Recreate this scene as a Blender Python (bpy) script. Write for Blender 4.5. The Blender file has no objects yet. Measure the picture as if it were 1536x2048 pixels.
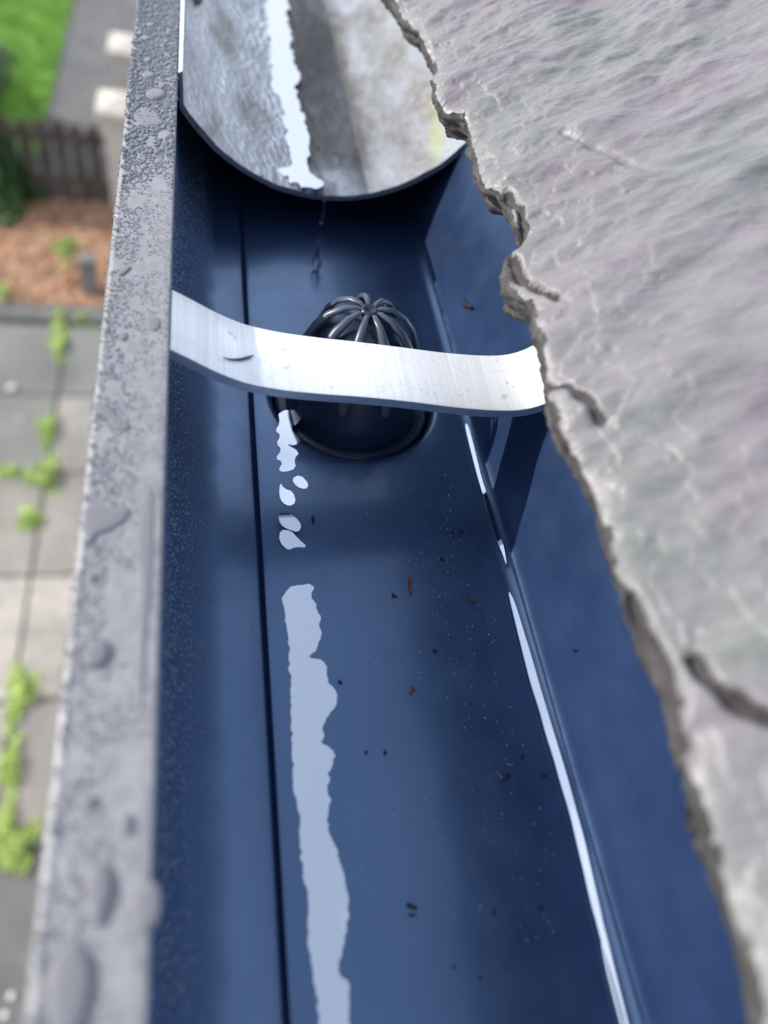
import bpy, bmesh, math, random
import numpy as np
from mathutils import Vector, Matrix
from mathutils.geometry import delaunay_2d_cdt
rnd = random.Random(7)
S = bpy.context.scene
R = math.radians
# ------------------------------------------------------------------ camera
F = 1530.0                      # focal length in pixels of the 1536x2048 photograph
X_ = Vector((0.975, 0.0104, -0.223)).normalized()
Y_ = Vector((-0.142, 0.8006, -0.582)); Y_ = (Y_ - X_*Y_.dot(X_)).normalized()
Z_ = X_.cross(Y_)
cd = bpy.data.cameras.new('camera'); cam = bpy.data.objects.new('camera', cd)
S.collection.objects.link(cam); S.camera = cam
M3 = Matrix((X_, Y_, Z_))
FL = 0.215                      # camera height over the gutter floor
cam.matrix_world = Matrix.Translation((0, 0, FL)) @ M3.to_4x4()
cd.sensor_fit = 'VERTICAL'; cd.sensor_height = 24; cd.lens = 24*F/2048
cd.clip_start = 0.01; cd.clip_end = 400
cd.dof.use_dof = True; cd.dof.focus_distance = 0.27; cd.dof.aperture_fstop = 3.8
# ------------------------------------------------------------------ world, sun
SUN = Vector((-1.0, 0.36, 0.545)).normalized()
elev = math.asin(SUN.z); azim = math.atan2(SUN.x, SUN.y)
W = bpy.data.worlds.new('World'); S.world = W; W.use_nodes = True
wn = W.node_tree.nodes; wl = W.node_tree.links; wn.clear()
out = wn.new('ShaderNodeOutputWorld'); bg = wn.new('ShaderNodeBackground')
sky = wn.new('ShaderNodeTexSky'); sky.sky_type = 'NISHITA'; sky.sun_disc = False
sky.sun_elevation = elev; sky.sun_rotation = azim
bg.inputs['Strength'].default_value = 0.15
tc = wn.new('ShaderNodeTexCoord'); cn = wn.new('ShaderNodeTexNoise')
cn.inputs['Scale'].default_value = 1.6; cn.inputs['Detail'].default_value = 5; cn.inputs['Roughness'].default_value = .55
cr = wn.new('ShaderNodeValToRGB'); cr.color_ramp.elements[0].position = .40; cr.color_ramp.elements[1].position = .64; cr.color_ramp.elements[0].color = (.26, .26, .26, 1)
cm = wn.new('ShaderNodeMix'); cm.data_type = 'RGBA'; cm.inputs[7].default_value = (6.8, 7.5, 8.9, 1)
wl.new(tc.outputs['Generated'], cn.inputs['Vector']); wl.new(cn.outputs[0], cr.inputs[0])
wl.new(cr.outputs[0], cm.inputs[0]); wl.new(sky.outputs[0], cm.inputs[6])
wl.new(cm.outputs[2], bg.inputs[0]); wl.new(bg.outputs[0], out.inputs[0])
sd = bpy.data.lights.new('sun', 'SUN'); so = bpy.data.objects.new('sun', sd); S.collection.objects.link(so)
sd.energy = 4.2; sd.angle = R(0.53); sd.color = (1, .965, .92)
so.rotation_euler = (-SUN).to_track_quat('-Z', 'Y').to_euler()
S.view_settings.view_transform = 'Standard'; S.view_settings.look = 'None'
S.view_settings.exposure = 0.38; S.view_settings.gamma = 1
S.cycles.max_bounces = 8

# ------------------------------------------------------------------ helpers
def ray(px, py):
    r = Vector((px-768, 1024-py, -F)); return Vector((r.dot(X_), r.dot(Y_), r.dot(Z_)))
CAM = Vector((0, 0, FL))
def at_z(px, py, z):
    r = ray(px, py); t = (z-FL)/r.z; return CAM + r*t
def at_y(px, py, y):
    r = ray(px, py); return CAM + r*(y/r.y)
def at_f(px, py, g, t0=0.00005, t1=0.0006, n=600):
    """first point of the pixel's ray where z falls below g(x, y)"""
    r = ray(px, py); p = None
    for i in range(n):
        t = t0 + (t1-t0)*i/n; q = CAM + r*t
        if q.z < g(q.x, q.y):
            lo, hi = t-(t1-t0)/n, t
            for _ in range(24):
                m = (lo+hi)/2; q = CAM+r*m
                if q.z < g(q.x, q.y): hi = m
                else: lo = m
            return q
    return q
def link(o): S.collection.objects.link(o); return o
def tag(o, label=None, cat=None, group=None, kind=None):
    for k, v in (('label', label), ('category', cat), ('group', group), ('kind', kind)):
        if v: o[k] = v
    return o
def empty(name, loc=(0, 0, 0)):
    o = bpy.data.objects.new(name, None); o.location = loc; o.empty_display_size = .01; return link(o)
def mesh_obj(name, verts, faces, mat, parent=None, smooth=True):
    me = bpy.data.meshes.new(name); me.from_pydata([tuple(v) for v in verts], [], faces)
    me.materials.append(mat)
    if smooth: me.polygons.foreach_set('use_smooth', [True]*len(me.polygons))
    me.update(); o = bpy.data.objects.new(name, me); link(o)
    if parent:
        o.parent = parent; o.location = -parent.location
    return o
def sharp(o, d): o.data.set_sharp_from_angle(angle=R(d))
def bm_obj(name, bm, mat, parent=None, smooth=False):
    bmesh.ops.recalc_face_normals(bm, faces=bm.faces)
    me = bpy.data.meshes.new(name); bm.to_mesh(me); bm.free(); me.materials.append(mat)
    if smooth: me.polygons.foreach_set('use_smooth', [True]*len(me.polygons))
    o = bpy.data.objects.new(name, me); link(o)
    if parent: o.parent = parent; o.location = -parent.location
    return o
def box(bm, x0, x1, y0, y1, z0, z1, bev=0):
    g = bmesh.ops.create_cube(bm, size=1)['verts']
    for v in g:
        v.co = Vector(((x0+x1)/2+v.co.x*(x1-x0), (y0+y1)/2+v.co.y*(y1-y0), (z0+z1)/2+v.co.z*(z1-z0)))
    if bev:
        e = list({e for v in g for e in v.link_edges})
        bmesh.ops.bevel(bm, geom=e, offset=bev, segments=2, affect='EDGES', profile=.5)
# numpy value noise
rs = np.random.RandomState(3); TAB = rs.rand(256, 256)
def vn(x, y):
    xi = np.floor(x).astype(int); yi = np.floor(y).astype(int); fx = x-xi; fy = y-yi
    fx = fx*fx*fx*(fx*(fx*6-15)+10); fy = fy*fy*fy*(fy*(fy*6-15)+10)
    a = TAB[xi & 255, yi & 255]; b = TAB[(xi+1) & 255, yi & 255]; c = TAB[xi & 255, (yi+1) & 255]; d = TAB[(xi+1) & 255, (yi+1) & 255]
    return (a*(1-fx)+b*fx)*(1-fy)+(c*(1-fx)+d*fx)*fy
def fbm(x, y, o=5, g=.5):
    s = 0; a = 1; n = 0
    for i in range(o):
        s = s+a*vn(x*2**i+17.3*i, y*2**i+5.1*i); n += a; a *= g
    return s/n*2-1

# ------------------------------------------------------------------ materials
class Mat:
    def __init__(s, name, col=(.5, .5, .5), rough=.5, metal=0, **kw):
        s.m = bpy.data.materials.new(name); s.m.use_nodes = True
        s.t = s.m.node_tree; s.n = s.t.nodes; s.l = s.t.links
        s.b = s.n['Principled BSDF']; s.b.inputs['Base Color'].default_value = (*col, 1)
        s.b.inputs['Roughness'].default_value = rough; s.b.inputs['Metallic'].default_value = metal
        for k, v in kw.items(): s.b.inputs[k].default_value = v
        s.c = s.n.new('ShaderNodeTexCoord'); s.prev = None
    def map(s, scale=(1, 1, 1), rot=(0, 0, 0)):
        m = s.n.new('ShaderNodeMapping'); m.inputs['Scale'].default_value = scale; m.inputs['Rotation'].default_value = rot
        s.l.new(s.c.outputs['Object'], m.inputs[0]); return m.outputs[0]
    def noise(s, sc, det=4, rough=.55, vec=None, dist=0):
        n = s.n.new('ShaderNodeTexNoise'); n.inputs['Scale'].default_value = sc; n.inputs['Detail'].default_value = det
        n.inputs['Roughness'].default_value = rough; n.inputs['Distortion'].default_value = dist
        s.l.new(vec if vec else s.c.outputs['Object'], n.inputs['Vector']); return n.outputs[0]
    def voro(s, sc, vec=None, feat='F1'):
        n = s.n.new('ShaderNodeTexVoronoi'); n.inputs['Scale'].default_value = sc; n.feature = feat
        s.l.new(vec if vec else s.c.outputs['Object'], n.inputs['Vector']); return n.outputs[0]
    def ramp(s, v, stops):
        r = s.n.new('ShaderNodeValToRGB'); e = r.color_ramp.elements
        while len(e) < len(stops): e.new(.5)
        for q, (p, c) in zip(e, stops):
            q.position = p; q.color = (*c, 1) if hasattr(c, '__len__') else (c, c, c, 1)
        s.l.new(v, r.inputs[0]); return r.outputs[0]
    def mix(s, f, a, b, mode='MIX'):
        m = s.n.new('ShaderNodeMix'); m.data_type = 'RGBA'; m.blend_type = mode
        for i, v in ((0, f), (6, a), (7, b)):
            if hasattr(v, 'is_linked'): s.l.new(v, m.inputs[i])
            elif i == 0: m.inputs[0].default_value = v
            else: m.inputs[i].default_value = (*v, 1)
        return m.outputs[2]
    def math(s, op, a, b=0.0):
        m = s.n.new('ShaderNodeMath'); m.operation = op
        for i, v in ((0, a), (1, b)):
            if hasattr(v, 'is_linked'): s.l.new(v, m.inputs[i])
            else: m.inputs[i].default_value = v
        return m.outputs[0]
    def col(s, v): s.l.new(v, s.b.inputs['Base Color']); return s
    def rough(s, v): s.l.new(v, s.b.inputs['Roughness']); return s
    def bump(s, v, dist, st=1.0):
        b = s.n.new('ShaderNodeBump'); b.inputs['Distance'].default_value = dist; b.inputs['Strength'].default_value = st
        s.l.new(v, b.inputs['Height'])
        if s.prev: s.l.new(s.prev, b.inputs['Normal'])
        s.prev = b.outputs[0]; s.l.new(s.prev, s.b.inputs['Normal']); return s

# navy gutter paint, wet
mp = Mat('navy_gloss_paint', rough=.3, IOR=2.85); mp.b.inputs['Specular Tint'].default_value = (.38, .60, .97, 1)
pc = mp.ramp(mp.noise(14, 4, .5, mp.map((1, .3, 1))), [(.3, (.007, .017, .050)), (.7, (.011, .022, .062))])
pv = mp.noise(22, 5, .6, mp.map((1, .22, 1)), 1.2); pc = mp.mix(mp.ramp(pv, [(.54, 0), (.66, .25), (.76, .1)]), pc, (.024, .030, .060))
pc = mp.mix(mp.ramp(mp.noise(70, 6, .7), [(.60, 0), (.74, .35)]), pc, (.032, .034, .046)); mp.col(pc)
mp.b.inputs['Coat Weight'].default_value = .35; mp.b.inputs['Coat Roughness'].default_value = .10
sxp = mp.n.new('ShaderNodeSeparateXYZ'); mp.l.new(mp.c.outputs['Object'], sxp.inputs[0])
# the front wall is misted with fine beads, so it is duller than the floor
mist = mp.ramp(mp.math('ADD', mp.math('ADD', sxp.outputs['X'], .02), mp.math('MULTIPLY', mp.noise(90, 4), .006)), [(.0215, .36), (.0275, 0)])
mp.rough(mp.math('ADD', mist, mp.ramp(mp.noise(60, 4), [(.35, .33), (.7, .41)])))
mp.l.new(mp.math('SUBTRACT', .35, mist), mp.b.inputs['Coat Weight'])
mp.bump(mp.noise(55, 3), .0002, .35); PAINT = mp.m
# same paint beaded with mist
ml = Mat('navy_paint_misted', rough=.4, IOR=1.5)
ml.col(ml.ramp(ml.noise(300, 5, .6), [(.35, (.222, .215, .22)), (.65, (.292, .285, .29))]))
ml.rough(ml.ramp(ml.noise(500, 4), [(.35, .30), (.65, .5)]))
ml.bump(ml.noise(1300, 5, .65), .0003, .6); ml.bump(ml.noise(330, 3), .0004, .45); LIP = ml.m
md = Mat('dark_cut_edge', (.012, .018, .035), .4); EDGE = md.m
# water film and drops
mw = Mat('water_drop', (1, 1, 1), 0.0, IOR=1.33); mw.b.inputs['Transmission Weight'].default_value = 1; DROP = mw.m
md1 = Mat('clear_water_over_paint', (.195, .19, .20), .02, IOR=1.4); POOL = md1.m
md2 = Mat('water_beads_over_paint', (.15, .155, .175), .04, IOR=1.4); BEAD = md2.m
md3 = Mat('water_beads_over_navy', (.03, .06, .13), .10, IOR=1.9); WBEAD = md3.m
mf2 = Mat('grimy_water', (.60, .61, .64), .10, metal=1); mf2.bump(mf2.noise(90, 3), .0004, .4); FILM2 = mf2.m
mf3 = Mat('thin_blue_water', (.36, .38, .46), .28, metal=1); mf3.bump(mf3.noise(200, 3), .0003, .5); FILM3 = mf3.m
mf = Mat('standing_water', (.80, .82, .87), .02, metal=1)
mf.bump(mf.noise(30, 2), .0006, .25); FILM = mf.m
# galvanised steel
mg = Mat('weathered_galvanised', rough=.45, metal=.45)
a = mg.noise(38, 6, .62, mg.map((1, .45, 1))); b_ = mg.noise(210, 5, .65)
c1 = mg.ramp(a, [(.36, (.19, .18, .175)), (.48, (.29, .29, .295)), (.62, (.44, .455, .48))])
c2 = mg.mix(mg.ramp(b_, [(.46, 0), (.66, .6)]), c1, (.36, .34, .32))
sx = mg.n.new('ShaderNodeSeparateXYZ'); mg.l.new(mg.c.outputs['Object'], sx.inputs[0])
cl = mg.ramp(mg.math('ADD', sx.outputs['X'], mg.math('MULTIPLY', mg.noise(70, 4), .016)), [(.050, 1), (.060, 0)])
c2 = mg.mix(cl, c2, mg.ramp(a, [(.36, (.40, .38, .36)), (.46, (.60, .61, .63)), (.6, (.84, .86, .88))]))  # left wall paler: its mirrored sky brightness put into the zinc colour
# algae streak along the right wall of the channel (its own place on the metal)
wob = mg.math('MULTIPLY', mg.math('SUBTRACT', mg.noise(90, 3), .5), .010)
lin = mg.math('ADD', mg.math('SUBTRACT', sx.outputs['X'], .1085), mg.math('MULTIPLY', mg.math('SUBTRACT', sx.outputs['Y'], .352), -.16))
dd = mg.math('ABSOLUTE', mg.math('ADD', lin, wob))
al = mg.math('MULTIPLY', mg.ramp(dd, [(.0003, .6), (.0019, 0)]), mg.ramp(mg.math('SUBTRACT', sx.outputs['Y'], .30), [(.035, 0), (.04, 1), (.09, .8), (.13, 0)]))
c3 = mg.mix(al, c2, (.40, .42, .12))
# silt along the channel bottom, its dark colour also painting the shadow band
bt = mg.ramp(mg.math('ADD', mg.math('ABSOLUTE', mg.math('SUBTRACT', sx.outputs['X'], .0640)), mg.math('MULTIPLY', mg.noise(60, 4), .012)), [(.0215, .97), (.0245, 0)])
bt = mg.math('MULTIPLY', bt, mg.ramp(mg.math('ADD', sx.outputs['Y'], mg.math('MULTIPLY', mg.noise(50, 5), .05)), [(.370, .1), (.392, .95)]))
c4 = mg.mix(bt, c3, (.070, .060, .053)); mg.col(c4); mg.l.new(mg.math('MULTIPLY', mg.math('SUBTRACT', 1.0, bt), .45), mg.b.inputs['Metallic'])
mg.rough(mg.ramp(a, [(.4, .5), (.62, .22)]))
vb = mg.math('MULTIPLY', mg.voro(330, mg.map((1, .6, 1))), cl); mg.bump(vb, .0009, .75); mg.bump(mg.noise(420, 4), .0003, .4); mg.bump(mg.noise(60, 4, .5), .0008, .35); GALV = mg.m
mg2 = Mat('steel_shaded_edge', (.10, .12, .16), .5, .3); mg2.bump(mg2.noise(500), .0003, .5); GEDGE = mg2.m  # end and outer faces of the tub, shade painted in as dark blue-grey
# brushed aluminium
ma = Mat('brushed_aluminium', rough=.45, metal=.3)
br = ma.noise(1, 4, .6, ma.map((1400, 14, 60)))
sp = ma.noise(220, 6, .7)
ca = ma.mix(ma.ramp(br, [(.35, 0), (.65, 1)]), (.80, .80, .79), (.93, .93, .93))
scr = ma.ramp(ma.voro(120, ma.map((1, 1, 1), (0, 0, .6)), 'DISTANCE_TO_EDGE'), [(.0, 1), (.006, 0)])
scm = ma.math('MULTIPLY', scr, ma.ramp(ma.noise(75, 3), [(.50, 0), (.58, .8)]))
ca = ma.mix(ma.ramp(sp, [(.60, 0), (.67, .55)]), ca, (.35, .38, .42)); ca = ma.mix(scm, ca, (.33, .36, .42))
ma.col(ca); ma.bump(br, .0001, .5); ma.bump(ma.noise(120, 4), .0004, .35); ALU = ma.m
me_ = Mat('aluminium_shaded_edge', (.30, .36, .46), .35, .7); me_.bump(me_.noise(1, 4, .6, me_.map((60, 900, 900))), .0003, .6); ALUE = me_.m  # strap's front, back and underside, their shade put into a bluish colour
mrb = Mat('grey_plastic', (.06, .075, .10), .35); RIB = mrb.m
mr = Mat('black_plastic', (.012, .022, .05), .3); mr.bump(mr.noise(180, 4), .0004, .35); BLACK = mr.m
# slate
ms = Mat('riven_slate', rough=.35)
n1 = ms.noise(16, 4, .55, ms.map((1, 1.6, 1), (0, 0, .2)), .6); n2 = ms.noise(130, 6, .65, ms.map((.5, 1.6, 1), (0, 0, .25))); n3 = ms.noise(30, 5, .6)
cs = ms.ramp(n1, [(.34, (.130, .136, .125)), (.46, (.168, .162, .156)), (.6, (.180, .150, .164)), (.74, (.130, .124, .118))])
cs = ms.mix(ms.ramp(n2, [(.38, 0), (.6, .5)]), cs, (.245, .235, .232))
cs = ms.mix(ms.ramp(n3, [(.62, 0), (.72, .55)]), cs, (.185, .135, .160))
ms.b.inputs['Coat Weight'].default_value = .12; ms.b.inputs['Coat Roughness'].default_value = .3; ms.col(cs); ms.bump(n2, .0014, .8); ms.bump(ms.noise(500, 5, .65, ms.map((.6, 1.3, 1))), .0005, .6); SLATE = ms.m
mse = Mat('slate_side', rough=.85)
mse.col(mse.ramp(mse.noise(110, 5, .6, mse.map((1, 1, 5))), [(.35, (.032, .029, .027)), (.6, (.075, .070, .066)), (.8, (.17, .163, .158))]))
mse.bump(mse.noise(150, 5, .6, mse.map((1, 1, 6))), .0018, .8); SSIDE = mse.m

# ------------------------------------------------------------------ gutter
gut = tag(empty('rain_gutter'), 'navy painted rain gutter with wet glossy floor running beneath the slate edge', 'gutter')
XL, XR = -.0105, .1135     # inner lip edge, back edge
LZ = .065
prof = [(-.0120, LZ-.001), (-.0122, .050), (-.0122, .030), (-.0115, .018), (-.0090, .0105), (-.0050, .0058), (0, .0032), (.006, .0018), (.0148, .0009),
        (.0154, .0006), (.0164, -.0022), (.0174, -.0002), (.0184, .0000), (.0187, 0), (.0190, 0), (.0950, 0), (.0955, 0), (.0975, 0), (.1000, .0002), (.1020, .0007), (.1036, .0018), (.1046, .0036), (.1054, .0062), (.1062, .0100),
        (.1090, .0205), (.1128, .0350), (.1168, .0500), (.1205, LZ)]
Y0, Y1 = -.25, 1.5
HX, HY, HR, HS = .057, .219, .0352, .0352
ys = [Y0, -.1, 0, .1, HY-.037, HY+.037, .35, .5, .8, Y1]
V = []; Fc = []
th = .0018
for y in ys:
    for (x, z) in prof: V.append((x, y, z))
n = len(prof)
iflat = 14
for j in range(len(ys)-1):
    for i in range(n-1):
        if i == iflat and j == 4: continue
        Fc.append((j*n+i, j*n+i+1, (j+1)*n+i+1, (j+1)*n+i))
# floor panel with the round outlet hole
ya, yb = ys[4], ys[5]; xa, xb = prof[iflat][0], prof[iflat+1][0]
base = len(V); K = 64
sq = []
for k in range(K):
    a = 2*math.pi*k/K + math.pi/4; cx, sy = math.cos(a), math.sin(a); m = max(abs(cx), abs(sy))
    hx = .0380; hy = (yb-ya)/2
    sq.append((HX+cx/m*hx, HY+sy/m*hy))
for (x, y) in sq: V.append((min(max(x, xa), xb), y, 0))
rings = [(HR, 0), (HR-.0012, -.0004), (HR-.0025, -.0016), (HR-.003, -.004), (HR-.003, -.03), (HR-.003, -.12)]
for (r_, z) in rings:
    for k in range(K):
        a = 2*math.pi*k/K + math.pi/4; V.append((HX+r_*math.cos(a), HY+r_*math.sin(a), z))
for q in range(len(rings)):
    for k in range(K):
        k2 = (k+1) % K; A = base+q*K; B = A+K
        Fc.append((A+k, A+k2, B+k2, B+k))
ch = mesh_obj('channel', V, Fc, PAINT, gut)
sharp(ch, 40)
es = ch.modifiers.new('solid', 'SOLIDIFY'); es.thickness = .0016; es.offset = -1; es.use_rim = False
# fix floor-edge sharpness
# rolled lip: closed strip profile
lp = [(-.0107, LZ-.0016), (-.0104, LZ-.0004), (-.0109, LZ+.0003), (-.0125, LZ+.0004), (-.0275, LZ+.0002), (-.0287, LZ-.0004), (-.0291, LZ-.0020), (-.0290, LZ-.022), (-.0275, LZ-.070), (-.0265, LZ-.070), (-.0277, LZ-.022), (-.0275, LZ-.0030), (-.0262, LZ-.0016)]
Vl = []; Fl_ = []; yl = [Y0+i*(Y1-Y0)/40 for i in range(41)]
for y in yl:
    for (x, z) in lp: Vl.append((x, y, z))
m_ = len(lp)
for j in range(len(yl)-1):
    for i in range(m_):
        Fl_.append((j*m_+i, (j+1)*m_+i, (j+1)*m_+(i+1) % m_, j*m_+(i+1) % m_))
lip = mesh_obj('front_lip', Vl, Fl_, LIP, gut, smooth=False)

# ------------------------------------------------------------------ leaf guard in the outlet
lg = tag(empty('leaf_guard', (HX, HY, 0)), 'black ribbed dome strainer sitting in the round gutter outlet behind the strap', 'leaf guard')
gp = [(.0020, .0480), (.0045, .0490), (.009, .0475), (.014, .0430), (.0182, .0365), (.0212, .0285), (.0232, .020), (.0240, .014)]
for k in range(9):
    a0 = 2*math.pi*k/9+.157; ca_, sa_ = math.cos(a0), math.sin(a0); vv = []; ff = []
    for i, (r_, z) in enumerate(gp):
        wd = (.0005+.0018*min(1, r_/.017))*min(1, max(.35, (z+.002)/.020)); i0 = gp[max(i-1, 0)]; i1 = gp[min(i+1, len(gp)-1)]
        tr, tz = i1[0]-i0[0], i1[1]-i0[1]; L = math.hypot(tr, tz); nr, nz = -tz/L, tr/L
        if nz < 0 and i < 5: nr, nz = -nr, -nz
        if nr < 0: nr, nz = -nr, -nz
        for q in range(7):
            an = math.pi*q/6; dx = math.cos(an)*wd; dh = math.sin(an)*wd*1.0-.0006
            rr = r_+nr*dh; zz = z+nz*dh
            vv.append((HX+ca_*rr-sa_*dx, HY+sa_*rr+ca_*dx, zz))
    for i in range(len(gp)-1):
        for q in range(6):
            b = i*7+q; ff.append((b, b+1, b+8, b+7))
        ff.append((i*7+6, i*7, i*7+7, i*7+13))
    mesh_obj('rib', [(a, b, c*.88 if c > 0 else c) for a, b, c in vv], ff, RIB, lg)
def lathe(name, pr, cx, cy, mat, parent, K=48):
    vv = [(cx+r_*math.cos(2*math.pi*k/K), cy+r_*math.sin(2*math.pi*k/K), z*.88 if z > 0 else z) for (r_, z) in pr for k in range(K)]
    ff = [(i*K+k, i*K+(k+1) % K, (i+1)*K+(k+1) % K, (i+1)*K+k) for i in range(len(pr)-1) for k in range(K)]
    return mesh_obj(name, vv, ff, mat, parent)
lathe('hub', [(.0001, .0478), (.0012, .0480), (.0022, .0492), (.0030, .0488), (.0034, .0475), (.0030, .046), (.0001, .0455)], HX, HY, BLACK, lg)
lathe('inner_dome', [(.0001, .0435), (.008, .0425), (.014, .0385), (.018, .0325), (.0208, .025), (.0230, .016), (.0250, .007), (.0260, .000), (.0262, -.03)], HX, HY, BLACK, lg)
lathe('collar', [(.0262, -.004), (.0300, -.003), (.0312, -.0045), (.0314, -.009), (.0300, -.012), (.0262, -.013)], HX, HY, BLACK, lg)

# ------------------------------------------------------------------ strap bracket
YB, YF = .197, .1705
bk = [(343, 579), (385, 600), (430, 625), (490, 650), (560, 665), (640, 676), (700, 682), (790, 693), (880, 705), (950, 711), (1000, 712), (1030, 707), (1050, 700), (1072, 688), (1100, 672), (1140, 650)]
def resample(pts, n):
    L = [0]
    for a, b in zip(pts, pts[1:]): L.append(L[-1]+(Vector(b)-Vector(a)).length)
    o = []
    for i in range(n):
        d = L[-1]*i/(n-1); j = max(k for k in range(len(L)) if L[k] <= d+1e-12); j = min(j, len(pts)-2)
        f = (d-L[j])/(L[j+1]-L[j]); o.append(Vector(pts[j]).lerp(Vector(pts[j+1]), f))
    return o
sp_ = [at_y(px, py, YB) for px, py in bk]; sp_ = resample([(p.x, p.y, p.z) for p in sp_], 90)
for _ in range(6):
    sp_ = [sp_[0]]+[(sp_[i-1]+sp_[i]*2+sp_[i+1])/4 for i in range(1, len(sp_)-1)]+[sp_[-1]]
v = []; f = []; fe = []
T = .0031
for i, p in enumerate(sp_):
    tq = (sp_[min(i+1, len(sp_)-1)]-sp_[max(i-1, 0)]).normalized(); nn = Vector((-tq.z, 0, tq.x))
    zf = -.0004*math.sin(i*.11)
    sec = [(YB, 0), (YB-.0006, .0004), (YF+.0006, .0004), (YF, 0), (YF-.0001, -T), (YB, -T)]
    for (y, h) in sec:
        q = p+nn*(h+(zf if y < .18 else 0)); v.append((q.x, y, q.z))
for i in range(len(sp_)-1):
    for k in range(6):
        b = i*6+k; b2 = i*6+(k+1) % 6; f.append((b, b+6, b2+6, b2))
st = tag(empty('gutter_bracket', (.05, .18, .04)), 'bright brushed aluminium strap curving across the navy gutter from lip to slate', 'gutter bracket')
so_ = mesh_obj('strap', v, f, ALU, st, smooth=True)
so_.data.materials.append(ALUE)
for p in so_.data.polygons:
    k = p.index % 6
    if k in (3, 4, 5): p.material_index = 1
so_.data.set_sharp_from_angle(angle=R(35))
# hook that wraps the lip end
# ------------------------------------------------------------------ half-round galvanised gutter
TY = .333
ep = [(345, 147), (362, 200), (395, 256), (455, 315), (535, 360), (600, 381), (650, 388), (720, 386), (790, 370), (850, 345), (900, 315), (930, 290)]
tp = [at_y(a, b, TY) for a, b in ep]
xs = np.array([p.x for p in tp]); zs = np.array([p.z for p in tp])
# least-squares circle
A_ = np.c_[2*xs, 2*zs, np.ones_like(xs)]; sol = np.linalg.lstsq(A_, xs**2+zs**2, rcond=None)[0]
TCX, TCZ = sol[0], sol[1]; TR = math.sqrt(sol[2]+TCX**2+TCZ**2)
print('tub circle', TCX, TCZ, TR, [(round(p.x, 4), round(p.z, 4)) for p in tp])
print('strap', [(round(p.x, 4), round(p.z, 4)) for p in sp_[::15]])
def tubz(x, y):
    d = TR*TR-(x-TCX)**2
    return TCZ-math.sqrt(d) if d > 0 else 9
a_l = math.atan2(.0665-TCZ, -.0125-TCX) if abs(-.0125-TCX) < TR else math.pi
a0 = math.pi+math.asin(max(-1, min(1, (TCZ-.0665)/TR))) if TCZ > .0665 else math.pi
a0 = -math.pi - 0  # start angle (left), measured so that -90deg is the bottom
aL = -math.pi + math.asin(min(1, max(-1, (TCZ-.0665)/TR))); aR = -math.asin(min(1, max(-1, (TCZ-.064)/TR)))
NA, NY = 150, 260
ang = np.linspace(aL, aR, NA); yy = TY + np.linspace(0, 1, NY)**1.6*(1.3-TY)
AA, YY = np.meshgrid(ang, yy, indexing='ij')
dsp = fbm(AA*TR/.012, YY/.02, 5)*.0005+fbm(AA*TR/.003+9, YY/.005, 3)*.00016
yw = np.where(np.arange(NY)[None, :] == 0, YY+fbm(AA*TR/.01, AA*0, 4)*.0006, YY)
RR = TR-dsp
inn = np.stack([np.maximum(TCX+RR*np.cos(AA), -.0086+fbm(AA*9, YY/.03, 3)*.0002), yw, TCZ+RR*np.sin(AA)], -1).reshape(-1, 3)
RO = TR+.0026
otr = np.stack([np.maximum(TCX+RO*np.cos(AA), -.0102), yw, TCZ+RO*np.sin(AA)], -1).reshape(-1, 3)
vt = np.concatenate([inn, otr]).tolist(); N0 = NA*NY; ft = []
mi = []
for i in range(NA-1):
    for j in range(NY-1):
        b = i*NY+j; ft.append((b, b+NY, b+NY+1, b+1)); mi.append(0)
        ft.append((N0+b, N0+b+1, N0+b+NY+1, N0+b+NY)); mi.append(1)
    ft.append((i*NY, N0+i*NY, N0+(i+1)*NY, (i+1)*NY)); mi.append(1)
for j in range(NY-1):
    ft.append((j, j+1, N0+j+1, N0+j)); mi.append(0)
    b = (NA-1)*NY+j; ft.append((b, N0+b, N0+b+1, b+1)); mi.append(0)
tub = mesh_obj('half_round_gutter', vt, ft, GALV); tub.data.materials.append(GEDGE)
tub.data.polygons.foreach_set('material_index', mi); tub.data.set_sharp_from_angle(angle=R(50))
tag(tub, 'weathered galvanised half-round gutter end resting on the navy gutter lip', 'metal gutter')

# ------------------------------------------------------------------ slate
SA = math.atan(.42); EX, EZ = .085, .088      # a point of the slate's lower edge line and its pitch
def slate_pt(px, py):
    r = ray(px, py); k = math.tan(SA)
    t = (EZ-FL-k*EX)/(r.z-k*r.x); return CAM+r*t
edge = [(745, -60), (770, -20), (792, 2), (832, 40), (855, 85), (868, 112), (862, 150), (868, 185), (885, 207), (915, 212), (932, 232), (938, 285), (948, 315), (958, 345), (968, 368), (992, 372), (1016, 395), (1030, 430), (1046, 448), (1032, 468), (1016, 486), (1010, 520), (1006, 548), (1030, 575), (1050, 592), (1058, 622), (1068, 655), (1082, 690), (1088, 740), (1092, 790), (1112, 835), (1135, 880), (1165, 925), (1190, 985), (1212, 1040), (1228, 1110), (1246, 1180), (1275, 1240), (1302, 1300), (1336, 1365), (1352, 1440), (1372, 1520), (1392, 1600), (1418, 1680), (1450, 1760), (1476, 1850), (1505, 1940), (1530, 2048), (1560, 2200), (1600, 2400)]
ew = [slate_pt(*p) for p in edge]
ca, sa = math.cos(SA), math.sin(SA)
def to_sl(p): return ((p.x-EX)*ca+(p.z-EZ)*sa, p.y)
ek = sorted([(to_sl(p)[1], to_sl(p)[0]) for p in ew])
eyv = np.array([a for a, b in ek]); ewv = np.array([b for a, b in ek])
yS = np.concatenate([np.linspace(eyv[0], .10, 160), np.linspace(.10, .45, 620)[1:], np.linspace(.45, 1.3, 260)[1:]])
yext = yS
w0 = np.interp(yext, eyv, ewv)
w0 = w0+fbm(yext/.004, yext*0+3, 4, .6)*.0009
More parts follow.
